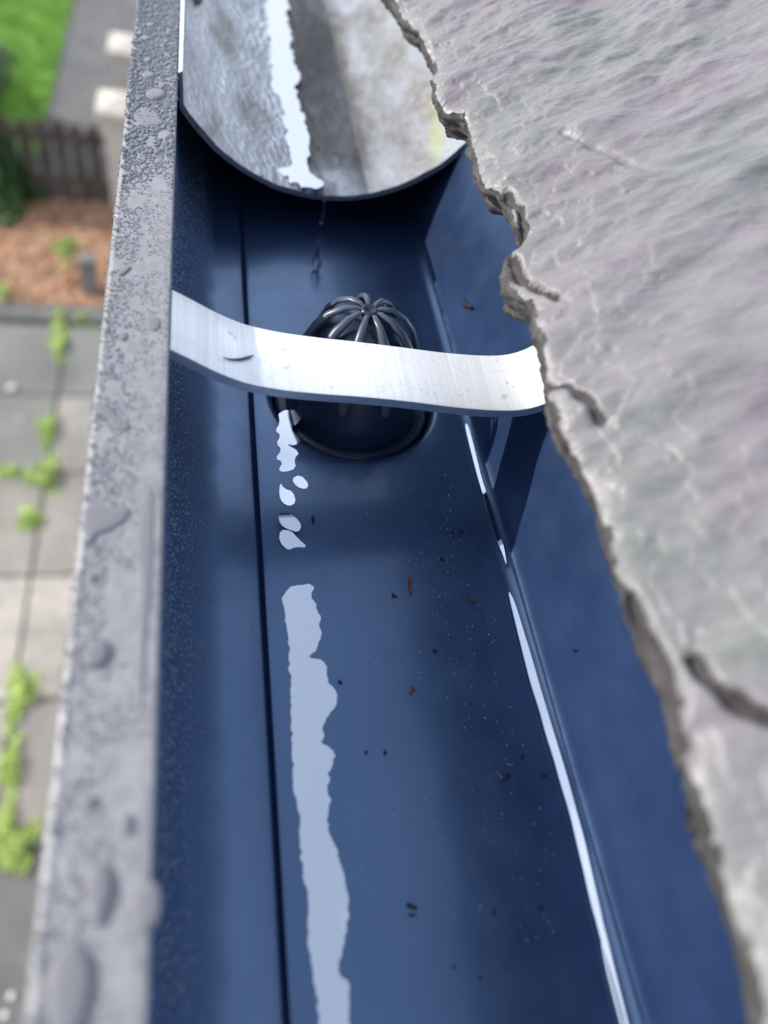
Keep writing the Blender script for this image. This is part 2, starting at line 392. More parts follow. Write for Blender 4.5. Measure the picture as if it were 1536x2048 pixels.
far = yext > eyv[-1]; w0 = np.where(far, ewv[-1]+fbm(yext/.02, yext*0+8, 4)*.004*np.minimum(1, (yext-eyv[-1])/.03), w0)
NW = 330; wu = np.linspace(0, 1, NW)**1.35
w1 = .36
Wg = w0[:, None]+(w1-w0[:, None])*wu[None, :]; Yg = np.repeat(yext[:, None], NW, 1)
def groove(poly, depth, wd, lift=0.0):
    depth *= .9
    P = [to_sl(slate_pt(*p)) for p in poly]; H = np.zeros_like(Wg); D = np.full_like(Wg, 9.); 
    jx = fbm(Wg/.006, Yg/.006, 4)*.0012
    for (a, b), (c, d) in zip(P, P[1:]):
        ux, uy = c-a, d-b; L = ux*ux+uy*uy; t = np.clip(((Wg-a)*ux+(Yg-b)*uy)/L, 0, 1)
        dx = Wg-(a+t*ux); dy = Yg-(b+t*uy); D = np.minimum(D, np.sqrt(dx*dx+dy*dy))
    D = np.abs(D+jx*.8); wd = wd*(.45+1.1*np.clip(fbm(Wg/.012+5, Yg/.012+depth*900, 3)+.5, 0, 1))
    gd = np.exp(-(D/wd)**2); CR[:] = np.maximum(CR, gd*(depth > .0026)); return -depth*gd
CR = np.zeros_like(Wg)
nx, ny = Wg*math.cos(.25)+Yg*math.sin(.25), -Wg*math.sin(.25)+Yg*math.cos(.25)
hz = fbm(nx/.07, ny/.035, 4)*.0032
hz += fbm(nx/.045+3, ny/.016+1, 3)*.0030
farm = np.clip(.35+(Yg-.10)/.25, .35, 1.15)*(.7+.9*np.clip(fbm(nx/.06+2, ny/.03, 3)+.25, 0, 1))
r1 = fbm(nx/.022+4, ny/.0085+7, 4, .5)*farm
hz += r1*.0014*(1+.6*fbm(nx/.05, ny/.05, 2))
r2 = fbm(nx/.006, ny/.0026, 4, .6); hz += r2*.00042*farm
# riven layers near the broken edge
lay = np.clip((Wg-w0[:, None])/.012+fbm(nx/.011+2, ny/.011, 4)*1.1, 0, 3)
hz += (np.round(lay)*.75+lay*.25-3)*.00055
# the rim curls down
dE = Wg-w0[:, None]; hz += -.0022*np.exp(-dE/.0022)
hz += groove([(1125, 270), (1160, 282), (1235, 305), (1290, 332)], .0014, .0016)
hz += groove([(1022, 498), (1040, 530), (1062, 556), (1085, 578), (1116, 594)], .0042, .0018)
hz += groove([(1080, 755), (1100, 768), (1135, 772), (1170, 800), (1200, 838)], .0030, .0014)
hz += groove([(1262, 1180), (1290, 1250), (1322, 1320), (1345, 1400), (1360, 1480)], .0040, .0019)
hz += groove([(1390, 1310), (1412, 1352), (1450, 1390), (1500, 1415), (1570, 1445)], .0050, .0020)
hz += groove([(1012, 378), (1040, 405), (1044, 440), (1034, 470)], .0034, .0014)
Xg = EX+Wg*ca-hz*sa; Zg = EZ+Wg*sa+hz*ca
top = np.stack([Xg, Yg, Zg], -1).reshape(-1, 3)
NYs = len(yext)
# broken side face: goes down through the thickness, with ledges
TH = .0088; NS = 12
side = []
for k in range(1, NS+1):
    u = k/NS
    off = fbm(yext/.007+k*.3, yext*0+k*.5, 4)*.0008+fbm(yext/.015+9*(k//3), yext*0+4.3*(k//3), 4, .6)*.0030-.0004+u*.0012
    sx_ = Xg[:, 0]+off+sa*TH*u; sz_ = Zg[:, 0]-TH*u*ca
    side.append(np.stack([sx_, yext, sz_], -1))
bot = np.stack([Xg[:, -1], yext, Zg[:, -1]-TH*1.2], -1)
allv = np.concatenate([top]+side+[bot]); NT = len(top)
idx = np.arange(NT).reshape(NYs, NW)
q = np.stack([idx[:-1, :-1], idx[:-1, 1:], idx[1:, 1:], idx[1:, :-1]], -1).reshape(-1, 4)
rows = [idx[:, 0]]+[NT+k*NYs+np.arange(NYs) for k in range(NS+1)]
qs = [np.stack([rows[k][:-1], rows[k][1:], rows[k+1][1:], rows[k+1][:-1]], -1) for k in range(NS+1)]
qa = np.concatenate([q]+qs)
me = bpy.data.meshes.new('roof_slate'); me.vertices.add(len(allv)); me.vertices.foreach_set('co', allv.ravel())
me.loops.add(len(qa)*4); me.loops.foreach_set('vertex_index', qa.ravel().astype(np.int32))
me.polygons.add(len(qa)); me.polygons.foreach_set('loop_start', np.arange(len(qa), dtype=np.int32)*4)
me.polygons.foreach_set('loop_total', np.full(len(qa), 4, dtype=np.int32)); me.update(calc_edges=True); me.validate()
mck = Mat('crack_shade', (.05, .043, .045), .8); mck.bump(mck.noise(300, 4), .001, .7)  # shade inside the slate cracks, painted as a dark colour on groove faces
me.materials.append(SLATE); me.materials.append(SSIDE); me.materials.append(mck.m)
mix_ = np.zeros(len(qa), dtype=np.int32); mix_[len(q):] = 1; EDm = (dE < .0013*(.15+1.3*np.clip(fbm(Wg/.004, Yg/.006, 4)*1.6+.3, 0, 1.4)))[:-1, :-1].ravel(); mix_[:len(q)] = EDm.astype(int); mix_[:len(q)] += (2*(CR[:-1, :-1].ravel() > .5)*(~EDm)).astype(np.int32); me.polygons.foreach_set('material_index', mix_)
me.polygons.foreach_set('use_smooth', [True]*len(qa))
sl = link(bpy.data.objects.new('roof_slate', me))
tag(sl, 'wet grey and lilac riven slate with a broken edge overhanging the gutter', 'roof slate')

# ------------------------------------------------------------------ flat water on the gutter floor
def chaikin(P, it=2):
    for _ in range(it):
        Q = []
        for i in range(len(P)):
            a, b = Vector(P[i]), Vector(P[(i+1) % len(P)]); Q += [a*.75+b*.25, a*.25+b*.75]
        P = Q
    return P
def film(name, pts, z, h=.00025, mat=None, it=2, place=None, grid=False, wall=.0003, rag=0):
    P = chaikin([Vector(p) for p in pts], it); place = place or (lambda a, b: at_z(a, b, z))
    if rag:
        Q = []
        for k, a in enumerate(P):
            b = P[(k+1) % len(P)]; m_n = max(1, int((b-a).length/5)); Q += [a.lerp(b, t/m_n) for t in range(m_n)]
        P = [Vector((p.x+rag*float(fbm(np.array(p.x/30+3), np.array(p.y/13), 4, .6)), p.y+rag*.5*float(fbm(np.array(p.x/11), np.array(p.y/11+9), 3)))) for p in Q]
    n = len(P); x0 = min(p.x for p in P); x1 = max(p.x for p in P); y0 = min(p.y for p in P); y1 = max(p.y for p in P)
    def ins(q):
        c = False
        for k in range(n):
            a, b = P[k], P[(k+1) % n]
            if (a.y > q[1]) != (b.y > q[1]) and q[0] < (b.x-a.x)*(q[1]-a.y)/(b.y-a.y)+a.x: c = not c
        return c
    G_ = [Vector((x, y)) for x in np.arange(x0+4, x1, 9) for y in np.arange(y0+4, y1, 14) if ins((x, y))] if grid else []
    V2, _, F2 = delaunay_2d_cdt(P+G_, [(k, (k+1) % n) for k in range(n)], [], 1, 1e-5)[:3]
    bm = bmesh.new(); tv = [bm.verts.new(place(p.x, p.y)+Vector((0, 0, h))) for p in V2]
    for t_ in F2:
        if ins(sum((V2[k] for k in t_), Vector((0, 0)))/len(t_)): 
            try: bm.faces.new([tv[k] for k in t_])
            except ValueError: pass
    for q in [q for q in bm.verts if not q.link_faces]: bm.verts.remove(q)
    bmesh.ops.recalc_face_normals(bm, faces=bm.faces)
    if sum(f_.normal.z for f_ in bm.faces) < 0: bmesh.ops.reverse_faces(bm, faces=bm.faces)
    be = [e for e in bm.edges if e.is_boundary]
    ex = bmesh.ops.extrude_edge_only(bm, edges=be)['geom']
    for q in ex:
        if isinstance(q, bmesh.types.BMVert): q.co.z -= h+wall
    me = bpy.data.meshes.new(name); bm.to_mesh(me); bm.free(); me.materials.append(mat or FILM)
    me.polygons.foreach_set('use_smooth', [True]*len(me.polygons)); me.set_sharp_from_angle(angle=R(35))
    return link(bpy.data.objects.new(name, me))
L_ = [(565, 1185), (568, 1230), (580, 1280), (577, 1320), (583, 1370), (582, 1440), (585, 1500), (585, 1565), (598, 1620), (600, 1680), (603, 1730), (618, 1800), (615, 1860), (620, 1930), (632, 1985), (638, 2048), (645, 2150), (650, 2300)]
R_ = [(690, 2300), (694, 2150), (697, 2048), (700, 1962), (678, 1950), (674, 1935), (688, 1890), (697, 1840), (695, 1780), (670, 1690), (652, 1650), (660, 1620), (655, 1556), (672, 1520), (665, 1495), (640, 1485), (648, 1475), (645, 1450), (680, 1400), (655, 1360), (650, 1320), (614, 1318), (633, 1300), (643, 1265), (636, 1215), (622, 1190), (630, 1170), (585, 1172)]
tag(film('water_streak', L_+R_, 0, it=1, rag=6), 'long wavy pale streak of water shining on the navy gutter floor', 'water streak')
FR = [([(556, 822), (608, 820), (598, 846), (578, 858), (606, 880), (592, 892), (570, 888), (600, 905), (588, 918), (592, 938), (570, 945), (556, 942), (566, 925), (550, 918), (564, 900), (552, 888), (562, 872), (550, 862), (560, 848)], 'topmost crinkled water patch under the strap beside the round outlet'),
      ([(583, 958), (600, 950), (618, 968), (612, 980), (592, 974)], 'smallest leaf-shaped water patch on the gutter floor'),
      ([(560, 965), (568, 978), (586, 984), (592, 1005), (580, 1014), (564, 1006), (558, 990)], 'round water patch just left of the smallest one'),
      ([(556, 1030), (572, 1024), (590, 1034), (604, 1052), (596, 1066), (572, 1058), (560, 1048)], 'slanted water patch above the pointed lowest patch'),
      ([(560, 1060), (582, 1062), (596, 1078), (616, 1096), (590, 1094), (576, 1102), (558, 1084)], 'pointed water patch nearest above the long pale streak')]
def tilt(a, b):
    q = ray(a, b); k = .17; yc = .150
    return CAM+q*((.0012-FL-k*yc)/(q.z-k*q.y))
for P, lab in FR: tag(film('water_patch', P, 0, it=1, place=tilt if min(b for a, b in P) > 1000 else None), lab, 'water patch', 'water patches in line on the gutter floor')
def fold(a, b):
    q = ray(a, b); k = .5; z0 = .0021; return CAM+q*((z0-FL-.1*k)/(q.z-k*q.x))
def ribbon(cs, z):
    l = [(x-w/2, y) for x, y, w in cs]; r = [(x+w/2, y) for x, y, w in reversed(cs)]; return l+r
tag(film('water_line', ribbon([(932, 848, 6), (940, 880, 8), (950, 920, 8), (960, 960, 7), (975, 1005, 9), (988, 1055, 9), (1000, 1085, 10), (1008, 1110, 5), (1012, 1128, 2)], 0), .0012, it=2, place=fold), 'short thin line of water near the strap in the gutter fold', 'water line')
tag(film('water_line', ribbon([(1018, 1185, 3), (1026, 1208, 9), (1040, 1260, 12), (1054, 1310, 15), (1070, 1370, 17), (1086, 1420, 15), (1100, 1470, 17), (1116, 1520, 16), (1130, 1570, 17), (1146, 1625, 14), (1160, 1680, 17), (1175, 1745, 15), (1190, 1810, 16), (1200, 1850, 12), (1208, 1880, 13), (1222, 1930, 8), (1238, 1990, 6), (1256, 2060, 5), (1290, 2200, 4)], 0), .0012, it=2, place=fold), 'long thin line of water along the right fold of the gutter', 'water line')
tag(film('water_line', ribbon([(1202, 1880, 2), (1212, 1930, 4), (1230, 2000, 4), (1246, 2060, 4), (1280, 2200, 4)], 0), .0012, it=1, place=fold), 'faint hairline of water left of the long line at the picture foot', 'water line')
# water in the galvanised channel
def on_tub(a, b):
    q = at_f(a, b, tubz, .0001, .0009, 3000); 
    return q+Vector((0, 0, .0008))
WT = [(533, -30), (536, 20), (536, 60), (540, 110), (546, 140), (540, 152), (545, 175), (556, 200), (566, 230), (574, 270), (580, 310), (582, 330), (560, 336), (558, 348), (580, 360), (600, 372), (640, 380), (642, 365), (625, 348), (618, 335), (617, 300), (612, 250), (603, 210), (592, 185), (598, 155), (594, 130), (580, 100), (577, 50), (572, -30)]
wt = film('water_streak', WT, .0208, it=1, wall=.0026, mat=FILM2, rag=14)
tag(wt, 'ragged white water streak lying along the inside of the galvanised gutter', 'water streak')

# ------------------------------------------------------------------ drops and pools on the lip
def dome(name, pts, hgt, place, nrm, it=2, mat=None):
    P = chaikin([Vector(p) for p in pts], it); W_ = [place(p.x, p.y) for p in P]
    c = sum(W_, Vector())/len(W_); v = []; f = []; n = len(W_)
    if sum(((W_[i-1]-c).cross(W_[i]-c)).dot(nrm) for i in range(n)) < 0: W_.reverse()
    for s, h in ((1, 0), (.97, .38), (.88, .72), (.7, .92), (.4, 1.0)):
        for w in W_: v.append(c+(w-c)*s+nrm*(h*hgt))
    v.append(c+nrm*hgt)
    for k in range(4):
        for i in range(n):
            j = (i+1) % n; f.append((k*n+i, k*n+j, (k+1)*n+j, (k+1)*n+i))
    for i in range(n): f.append((4*n+i, 4*n+(i+1) % n, 5*n))
    return mesh_obj(name, v, f, mat or POOL)
onlip = lambda a, b: at_z(a, b, LZ+.00045)
UP = Vector((0, 0, 1))
G = 'water drops lying on the gutter lip'
DR = [([(288, 190), (300, 179), (320, 178), (334, 188), (326, 198), (305, 203)], .0022, 'largest round drop high on the lip beside the galvanised gutter'),
      ([(316, 168), (326, 164), (332, 171), (326, 179), (318, 176)], .0014, 'small dark drop just above the largest round lip drop'),
      ([(264, 236), (275, 216), (300, 214), (320, 230), (325, 250), (310, 256), (285, 253), (268, 261), (278, 245)], .0007, 'ragged flat pool just under the largest round lip drop'),
      ([(283, 148), (298, 142), (312, 150), (302, 158), (288, 156)], .0014, 'oval drop second above the ragged flat pool on the lip'),
      ([(286, 118), (300, 115), (304, 122), (292, 127)], .0012, 'small oval drop on the lip level with the galvanised rim end'),
      ([(278, 74), (292, 70), (302, 78), (290, 84)], .0013, 'flat oval drop high on the lip near the picture top'),
      ([(290, 48), (304, 44), (310, 51), (298, 56)], .0012, 'topmost lens-shaped drop on the lip'),
      ([(187, 802), (212, 808), (232, 832), (262, 848), (258, 862), (232, 862), (214, 834), (186, 828)], .0009, 'bent flat pool crossing the lip from its outer edge'),
      ([(168, 1012), (190, 1002), (222, 1014), (262, 1012), (256, 1040), (220, 1060), (190, 1070), (172, 1098), (166, 1050)], .0010, 'widest flat pool on the lip shaped like a fan'),
      ([(176, 1290), (192, 1276), (214, 1280), (222, 1300), (214, 1325), (192, 1338), (170, 1334), (168, 1318)], .0024, 'round bulging drop alone on the blurred lower lip'),
      ([(176, 1740), (200, 1722), (224, 1738), (226, 1780), (206, 1850), (190, 1856), (172, 1800)], .0026, 'long bulging drop on the out of focus lower lip'),
      ([(262, 1790), (290, 1760), (318, 1764), (326, 1800), (318, 1850), (284, 1866), (258, 1830)], .0026, 'drop bulging over the inner lip edge near the picture foot'),
      ([(110, 1900), (160, 1880), (190, 1930), (180, 2010), (150, 2090), (100, 2080), (92, 1980)], .0028, 'biggest blurred pool at the very foot of the lip'),
      ([(288, 984), (308, 960), (306, 1080), (302, 1180), (290, 1300), (284, 1440), (276, 1440), (278, 1280), (284, 1150), (274, 1080)], .0005, 'long narrow pool along the inner edge of the lip'),
      ([(288, 632), (318, 634), (322, 650), (312, 664), (296, 656)], .0008, 'flat pool at the lip edge level with the strap'),
      ([(236, 668), (252, 664), (254, 678), (242, 682)], .0008, 'small drop mid lip lower left of the strap end'),
      ([(232, 548), (256, 530), (264, 534), (244, 552)], .0007, 'slim slanting drop on the lip above the strap level'),
      ([(272, 66), (282, 60), (286, 68), (278, 73)], .0012, 'small round drop on the upper lip by the outer edge'),
      ([(174, 1150), (184, 1142), (190, 1155), (184, 1168)], .0010, 'tiny dark drop below the fan-shaped pool'),
      ([(168, 1600), (182, 1590), (192, 1606), (178, 1624)], .0016, 'small blurred drop left of centre on the lower lip'),
      ([(240, 1640), (256, 1622), (268, 1650), (256, 1674), (242, 1668)], .0016, 'blurred drop by the inner edge of the lower lip')]
for P, h, lab in DR: tag(dome('water_drop', P, h*.42, onlip, UP), lab+', clear water', 'water drop', G)
# countless beads
def beads(name, items, label, mat):
    v = []; f = []
    for (c, nrm, r_, asp, rot, h) in items:
        t1 = nrm.orthogonal().normalized(); t2 = nrm.cross(t1)
        ca_, sa_ = math.cos(rot), math.sin(rot); a_ = t1*ca_+t2*sa_; b_2 = t2*ca_-t1*sa_; b0 = len(v); K = 8
        for s, hh in ((1, 0), (.8, .6), (.42, .92)):
            for k in range(K):
                an = 2*math.pi*k/K; wob = 1+.18*math.sin(an*2+rot*3)+.1*math.sin(3*an+c.y*9e3)
                v.append(c+a_*(math.cos(an)*r_*asp*s*wob)+b_2*(math.sin(an)*r_*s*wob)+nrm*(h*hh))
        v.append(c+nrm*h)
        for q_ in range(2):
            for k in range(K):
                j = (k+1) % K; f.append((b0+q_*K+k, b0+q_*K+j, b0+(q_+1)*K+j, b0+(q_+1)*K+k))
        for k in range(K): f.append((b0+2*K+k, b0+2*K+(k+1) % K, b0+3*K))
    return tag(mesh_obj(name, v, f, mat), label, 'droplets', kind='stuff')
it = []
for i in range(15000):
    y = rnd.uniform(-.02, .62); x = rnd.uniform(-.0284, -.0109)
    if y < .30 and float(fbm(np.array(x/.005), np.array(y/.009), 3)) < -.30: continue
    if y > .27 and rnd.random() < .55: r_ = rnd.uniform(.0004, .0010)
    elif y > .25: r_ = rnd.uniform(.0002, .0006)
    else: r_ = rnd.uniform(.00012, .00036)
    it.append((Vector((x, y, LZ+.00028+.0002*(-.0109-x > .0160))), UP, r_, rnd.uniform(.8, 1.6), rnd.uniform(0, 3.1), r_*.62))
for i in range(900):
    y = rnd.uniform(0, .6); r_ = rnd.uniform(.0002, .0006)
    it.append((Vector((-.02905, y, LZ-.0012-rnd.random()**2*.004)), Vector((-1, 0, .25)).normalized(), r_, 1.1, 0, r_*.8))
beads('mist_droplets', it, 'fine water droplets covering the top of the gutter lip', BEAD)
it = []
for i in range(15000):
    y = rnd.uniform(.0, .40)
    if float(fbm(np.array(y/.010), np.array(i*.37), 2)) < -.3: continue
    u = rnd.random()**.85*12; k = min(11, int(u)); k_ = k; t_ = u-k
    k, t_ = (0, u/4.2) if u < 4.2 else ((1, (u-4.2)/2.6) if u < 6.8 else (min(2+int((u-6.8)/1.15), 6), ((u-6.8)/1.15) % 1))
    if k == 6: continue
    a, b = Vector((prof[k][0], 0, prof[k][1])), Vector((prof[k+1][0], 0, prof[k+1][1])); p = a.lerp(b, t_); d_ = (b-a).normalized()
    r_ = rnd.uniform(.0002, .0006)*(1 if k < 4 else .75); nn = Vector((-d_.z, 0, d_.x))
    if k >= 5 and rnd.random() < .3: continue
    it.append((Vector((p.x, y, p.z)), nn, r_, rnd.uniform(.9, 1.5), rnd.uniform(0, 3), r_*.7))
beads('wall_droplets', it, 'small water droplets clinging to the inner front wall of the gutter', WBEAD)
it = []
for i in range(420):
    y = rnd.uniform(.03, .3); x = rnd.uniform(-.004, .0135); r_ = rnd.uniform(.00008, .0002)
    z = float(np.interp(x, [-.005, 0, .006, .0145], [.0058, .0032, .0018, .0010]))
    it.append((Vector((x, y, z)), UP, r_, 1, 0, r_*.8))
beads('floor_droplets', it, 'sparse tiny droplets dotted beside the floor crease', WBEAD)

# ------------------------------------------------------------------ drips
dp = at_y(650, 396, TY-.001)
def drip(name, p0, prof_, label, n=14):
    pr = []; 
    vv = []; ff = []
    for (z, r_) in prof_:
        for k in range(n):
            a = 2*math.pi*k/n; vv.append((p0.x+r_*math.cos(a)+.0008*(z*40), p0.y+r_*math.sin(a), p0.z+z))
    for i in range(len(prof_)-1):
        for k in range(n):
            ff.append((i*n+k, i*n+(k+1) % n, (i+1)*n+(k+1) % n, (i+1)*n+k))
    return tag(mesh_obj(name, vv, ff, DROP), label, 'water drip')
pz = [(.001, .0001), (0, .0012), (-.0008, .0010), (-.0020, .0006), (-.0040, .0005), (-.0055, .0008), (-.0066, .0006), (-.0080, .0009), (-.0094, .0007), (-.0108, .0010), (-.0120, .0012), (-.0134, .0009), (-.0142, .0001)]
drip('water_drip', dp, pz, 'beaded drip hanging from the lip of the galvanised gutter')
drip('water_drip', at_y(526, 342, TY-.001), [(.0008, .0001), (0, .0005), (-.0012, .0004), (-.0024, .0006), (-.003, .0001)], 'tiny second drip left of the main drip under the galvanised gutter')
fp = at_y(637, 505, .300)
drip('falling_drop', fp, [(.0035, .0001), (.002, .0006), (0, .0012), (-.003, .0021), (-.006, .0024), (-.0085, .0017), (-.010, .0001)], 'single falling drop of water between the drip and the leaf guard')

# ------------------------------------------------------------------ dirt on the floor
mdt = Mat('dark_dirt', (.012, .009, .008), .7); mdt.bump(mdt.noise(900), .0006, .8); DIRT = mdt.m
mdb = Mat('brown_leaf_bit', (.10, .035, .015), .6); mdb.bump(mdb.noise(900), .0006, .8); BROWN = mdb.m
FD = [(820, 1170, 9, 20, BROWN, 'curled brown leaf bit in the middle of the gutter floor'), (788, 1192, 5, 8, DIRT, 'small dark speck just left of the curled brown leaf bit'),
      (905, 1068, 5, 8, DIRT, 'dark speck right of centre above the brown leaf bit'), (923, 1064, 5, 5, DIRT, 'dark speck in the pair nearest the short water line'),
      (883, 1118, 6, 6, DIRT, 'dark speck below the upper pair right of centre'), (626, 1038, 8, 7, DIRT, 'dark chip beside the slanted water patch'),
      (943, 1200, 6, 8, BROWN, 'reddish brown speck level with the start of the long water line'), (825, 1380, 9, 10, BROWN, 'brown seed-like bit on the mid gutter floor'),
      (870, 1302, 7, 6, DIRT, 'grey crumb above the brown seed-like bit'), (770, 1505, 5, 7, DIRT, 'dark comma-shaped speck right of the long streak'),
      (732, 1504, 5, 4, DIRT, 'dark speck closest to the long streak bulge'), (1014, 1554, 14, 10, DIRT, 'largest dark blotch of dirt left of the long water line'),
      (1046, 1512, 8, 5, DIRT, 'dark sliver just above the largest dirt blotch'), (1090, 1552, 6, 8, DIRT, 'faint dark spot touching the fold by the largest blotch'),
      (822, 1812, 13, 12, DIRT, 'upper lump of the dirt pair near the picture foot'), (826, 1830, 8, 8, DIRT, 'lower lump of the dirt pair near the picture foot'),
      (1083, 1815, 8, 6, DIRT, 'dark oval speck low on the floor near the long water line'), (988, 1824, 5, 7, DIRT, 'thin dark speck left of the low oval one'),
      (680, 1364, 5, 6, DIRT, 'dark speck at the tip of the long streak side bulge'), (961, 1955, 7, 5, DIRT, 'dark speck lowest on the right half of the floor'),
      (932, 610, 11, 18, DIRT, 'long dark fleck on the back wall beyond the strap'), (1150, 1300, 4, 4, DIRT, 'dark dot on the gutter back wall'),
      (908, 1935, 5, 5, DIRT, 'dark speck low on the floor left of the lowest one')]
for (px, py, a, b, m, lab) in FD:
    K = 12; ph = rnd.uniform(0, 6); tl = rnd.uniform(-.8, .8); P = []
    for k in range(K):
        an = 2*math.pi*k/K; rr = (.55+.35*math.sin(an*2+ph)+.25*math.sin(3*an+ph*2)+rnd.uniform(-.2, .2)); rr = max(.25, rr)
        dx, dy = a*rr*math.cos(an), b*rr*math.sin(an)
        P.append((px+dx*math.cos(tl)-dy*math.sin(tl), py+dx*math.sin(tl)+dy*math.cos(tl)))
    if px < 1110 and px != 932: pl = lambda q, w: at_z(q, w, .0003)
    else:
        xw = .1078
        def pl(q, w):
            r = ray(q, w); t = xw/r.x; return CAM+r*t
    o = dome('dirt_fleck', P, .0007, pl, UP if px < 1110 and px != 932 else Vector((-1, 0, .1)), it=1, mat=m)
    tag(o, lab, 'dirt fleck', 'bits of dirt on the gutter floor')
mdu = Mat('pale_dust', (.75, .78, .8), .4); DUST = mdu.m
v = []; f = []
def grain(c, r_, up=UP):
    b0 = len(v)
    for k in range(5):
        a = 2*math.pi*k/5+c.y*1000; v.append(c+Vector((math.cos(a)*r_*rnd.uniform(.5, 1.4), math.sin(a)*r_*rnd.uniform(.5, 1.4), 0)))
    v.append(c+Vector((0, 0, r_)))
    for k in range(5): f.append((b0+k, b0+(k+1) % 5, b0+5))
for i in range(330):
    if rnd.random() < .6: x = rnd.gauss(.083, .008); 
    else: x = rnd.uniform(.022, .09)
    if not .02 < x < .093: continue
    y = rnd.uniform(.02, .182) if rnd.random() < .8 else rnd.gauss(.15, .02)
    if (x-HX)**2+(y-HY)**2 < HR*HR: continue
    grain(Vector((x, y, .0002)), rnd.uniform(.00006, .00019))
tag(mesh_obj('dust', v, f, DUST, smooth=False), 'pale dust grains scattered over the wet gutter floor', 'dust', kind='stuff')
# metal sliver on the strap, twig in the tub
def tube(name, pts, radii, mat, parent=None, K=8):
    vv = []; ff = []
    for i, p in enumerate(pts):
        t_ = (pts[min(i+1, len(pts)-1)]-pts[max(i-1, 0)]).normalized(); a = t_.orthogonal().normalized(); b = t_.cross(a)
        for k in range(K): vv.append(p+(a*math.cos(2*math.pi*k/K)+b*math.sin(2*math.pi*k/K))*radii[i])
    for i in range(len(pts)-1):
        for k in range(K): ff.append((i*K+k, i*K+(k+1) % K, (i+1)*K+(k+1) % K, (i+1)*K+k))
    return mesh_obj(name, vv, ff, mat, parent)
def strapz(x, y):
    return float(np.interp(x, [p.x for p in sp_], [p.z for p in sp_]))+.0004
def on_strap(a, b):
    return at_f(a, b, strapz, .00008, .00025, 3000)+Vector((0, 0, .0003))
mt_ = Mat('blue_grey_metal', (.05, .08, .16), .35, .6)
tag(tube('metal_sliver', [on_strap(*p) for p in [(446, 716), (458, 720), (470, 721), (484, 720), (498, 716), (508, 711)]], [.0001, .0003, .0004, .0005, .0005, .0001], mt_.m), 'thin curved dark metal sliver lying on the left of the strap', 'metal sliver')
tw = Mat('dark_twig', (.05, .045, .04), .7)
pts = [on_tub(a, b)+Vector((0, 0, .001+.002*(k % 2))) for k, (a, b) in enumerate([(378, -6), (384, 8), (392, 16), (397, 24), (402, 12), (407, 2), (398, -4), (388, 4), (394, 10), (404, 8)])]
tag(tube('dead_twig', pts, [.0006]*10, tw.m), 'small tangled dead twig inside the galvanised gutter at the picture top', 'twig')

# ------------------------------------------------------------------ garden far below
GZ = FL-5.0
gp_ = lambda a, b, z=0: at_z(a, b, GZ+z)
def ground(name, x0, x1, y0, y1, z, mat, th=None):
    bm = bmesh.new(); vs = [bm.verts.new(p) for p in ((x0, y0, z), (x1, y0, z), (x1, y1, z), (x0, y1, z))]; bm.faces.new(vs)
    return tag(bm_obj(name, bm, mat), name.replace('_', ' '), None, kind='structure')
mgd = Mat('soil', rough=.95); mgd.col(mgd.ramp(mgd.noise(3, 6), [(.3, (.06, .06, .05)), (.7, (.11, .105, .095))])); SOIL = mgd.m
mtar = Mat('tarmac', rough=.9); mtar.col(mtar.ramp(mtar.noise(2.5, 6), [(.3, (.11, .106, .10)), (.7, (.17, .165, .155))])); mtar.bump(mtar.noise(120, 3), .004, .6); TAR = mtar.m
mgr = Mat('lawn_soil', rough=.9); mgr.col(mgr.ramp(mgr.noise(4, 6), [(.3, (.10, .22, .03)), (.7, (.22, .38, .06))])); LAWN = mgr.m
def simple(name, c1_, c2_, sc=8, rough=.8, bump=0):
    m = Mat(name, rough=rough); m.col(m.ramp(m.noise(sc, 5), [(.3, c1_), (.7, c2_)]))
    if bump: m.bump(m.noise(sc*6, 4), bump, .7)
    return m.m
ground('ground', -150, 150, -150, 150, GZ, SOIL)
ground('tarmac_drive', -6, .3, -4, 1.29, GZ+.004, TAR)
ground('garden_path', -1.82, .9, 8.15, 30, GZ+.008, TAR)
ground('lawn', -14, -1.84, 8.15, 40, GZ+.012, LAWN)
# paving slabs (each its own)
xj = gp_(72, 1100).x
ysl = [1.31, 2.22, 3.17, 4.13, 4.98, 5.88]
rnames = ['nearest to the tarmac', 'second from the tarmac', 'third from the tarmac', 'fourth from the tarmac', 'farthest, against the kerb']
PV = []
for nm, q_ in (('paving_stone', 1.0), ('paving_stone_grey', .72), ('paving_stone_buff', 1.35)):
    mpa = Mat(nm, rough=.85); w_ = 1.0 if q_ != .72 else .92
    pa = mpa.ramp(mpa.noise(1.6, 6), [(.32, (.22*q_*w_, .20*q_, .175*q_)), (.5, (.31*q_*w_, .28*q_, .245*q_)), (.68, (.38*q_*w_, .335*q_, .295*q_))])
    pa = mpa.mix(mpa.ramp(mpa.noise(14, 6), [(.4, 0), (.7, .5)]), pa, (.19, .185, .165)); mpa.col(pa); mpa.bump(mpa.noise(40, 4), .006, .5); PV.append(mpa.m)
for j in range(5):
    for i in range(2):
        x1 = xj+.92*(1-i)-.010; x0 = xj-.92*i+.010; y0, y1 = ysl[j]+.010, ysl[j+1]-.010
        bm = bmesh.new(); box(bm, x0, x1, y0, y1, GZ-.03, GZ+.03+rnd.uniform(-.003, .003), .006)
        tag(bm_obj('paving_slab', bm, PV[[2, 2, 0, 1, 1][j] if (i+j) % 3 else 0]), f"concrete paving slab {['right', 'left'][i]} of the weedy joint, {rnames[j]}", 'paving slab', 'paving slabs of the patio')
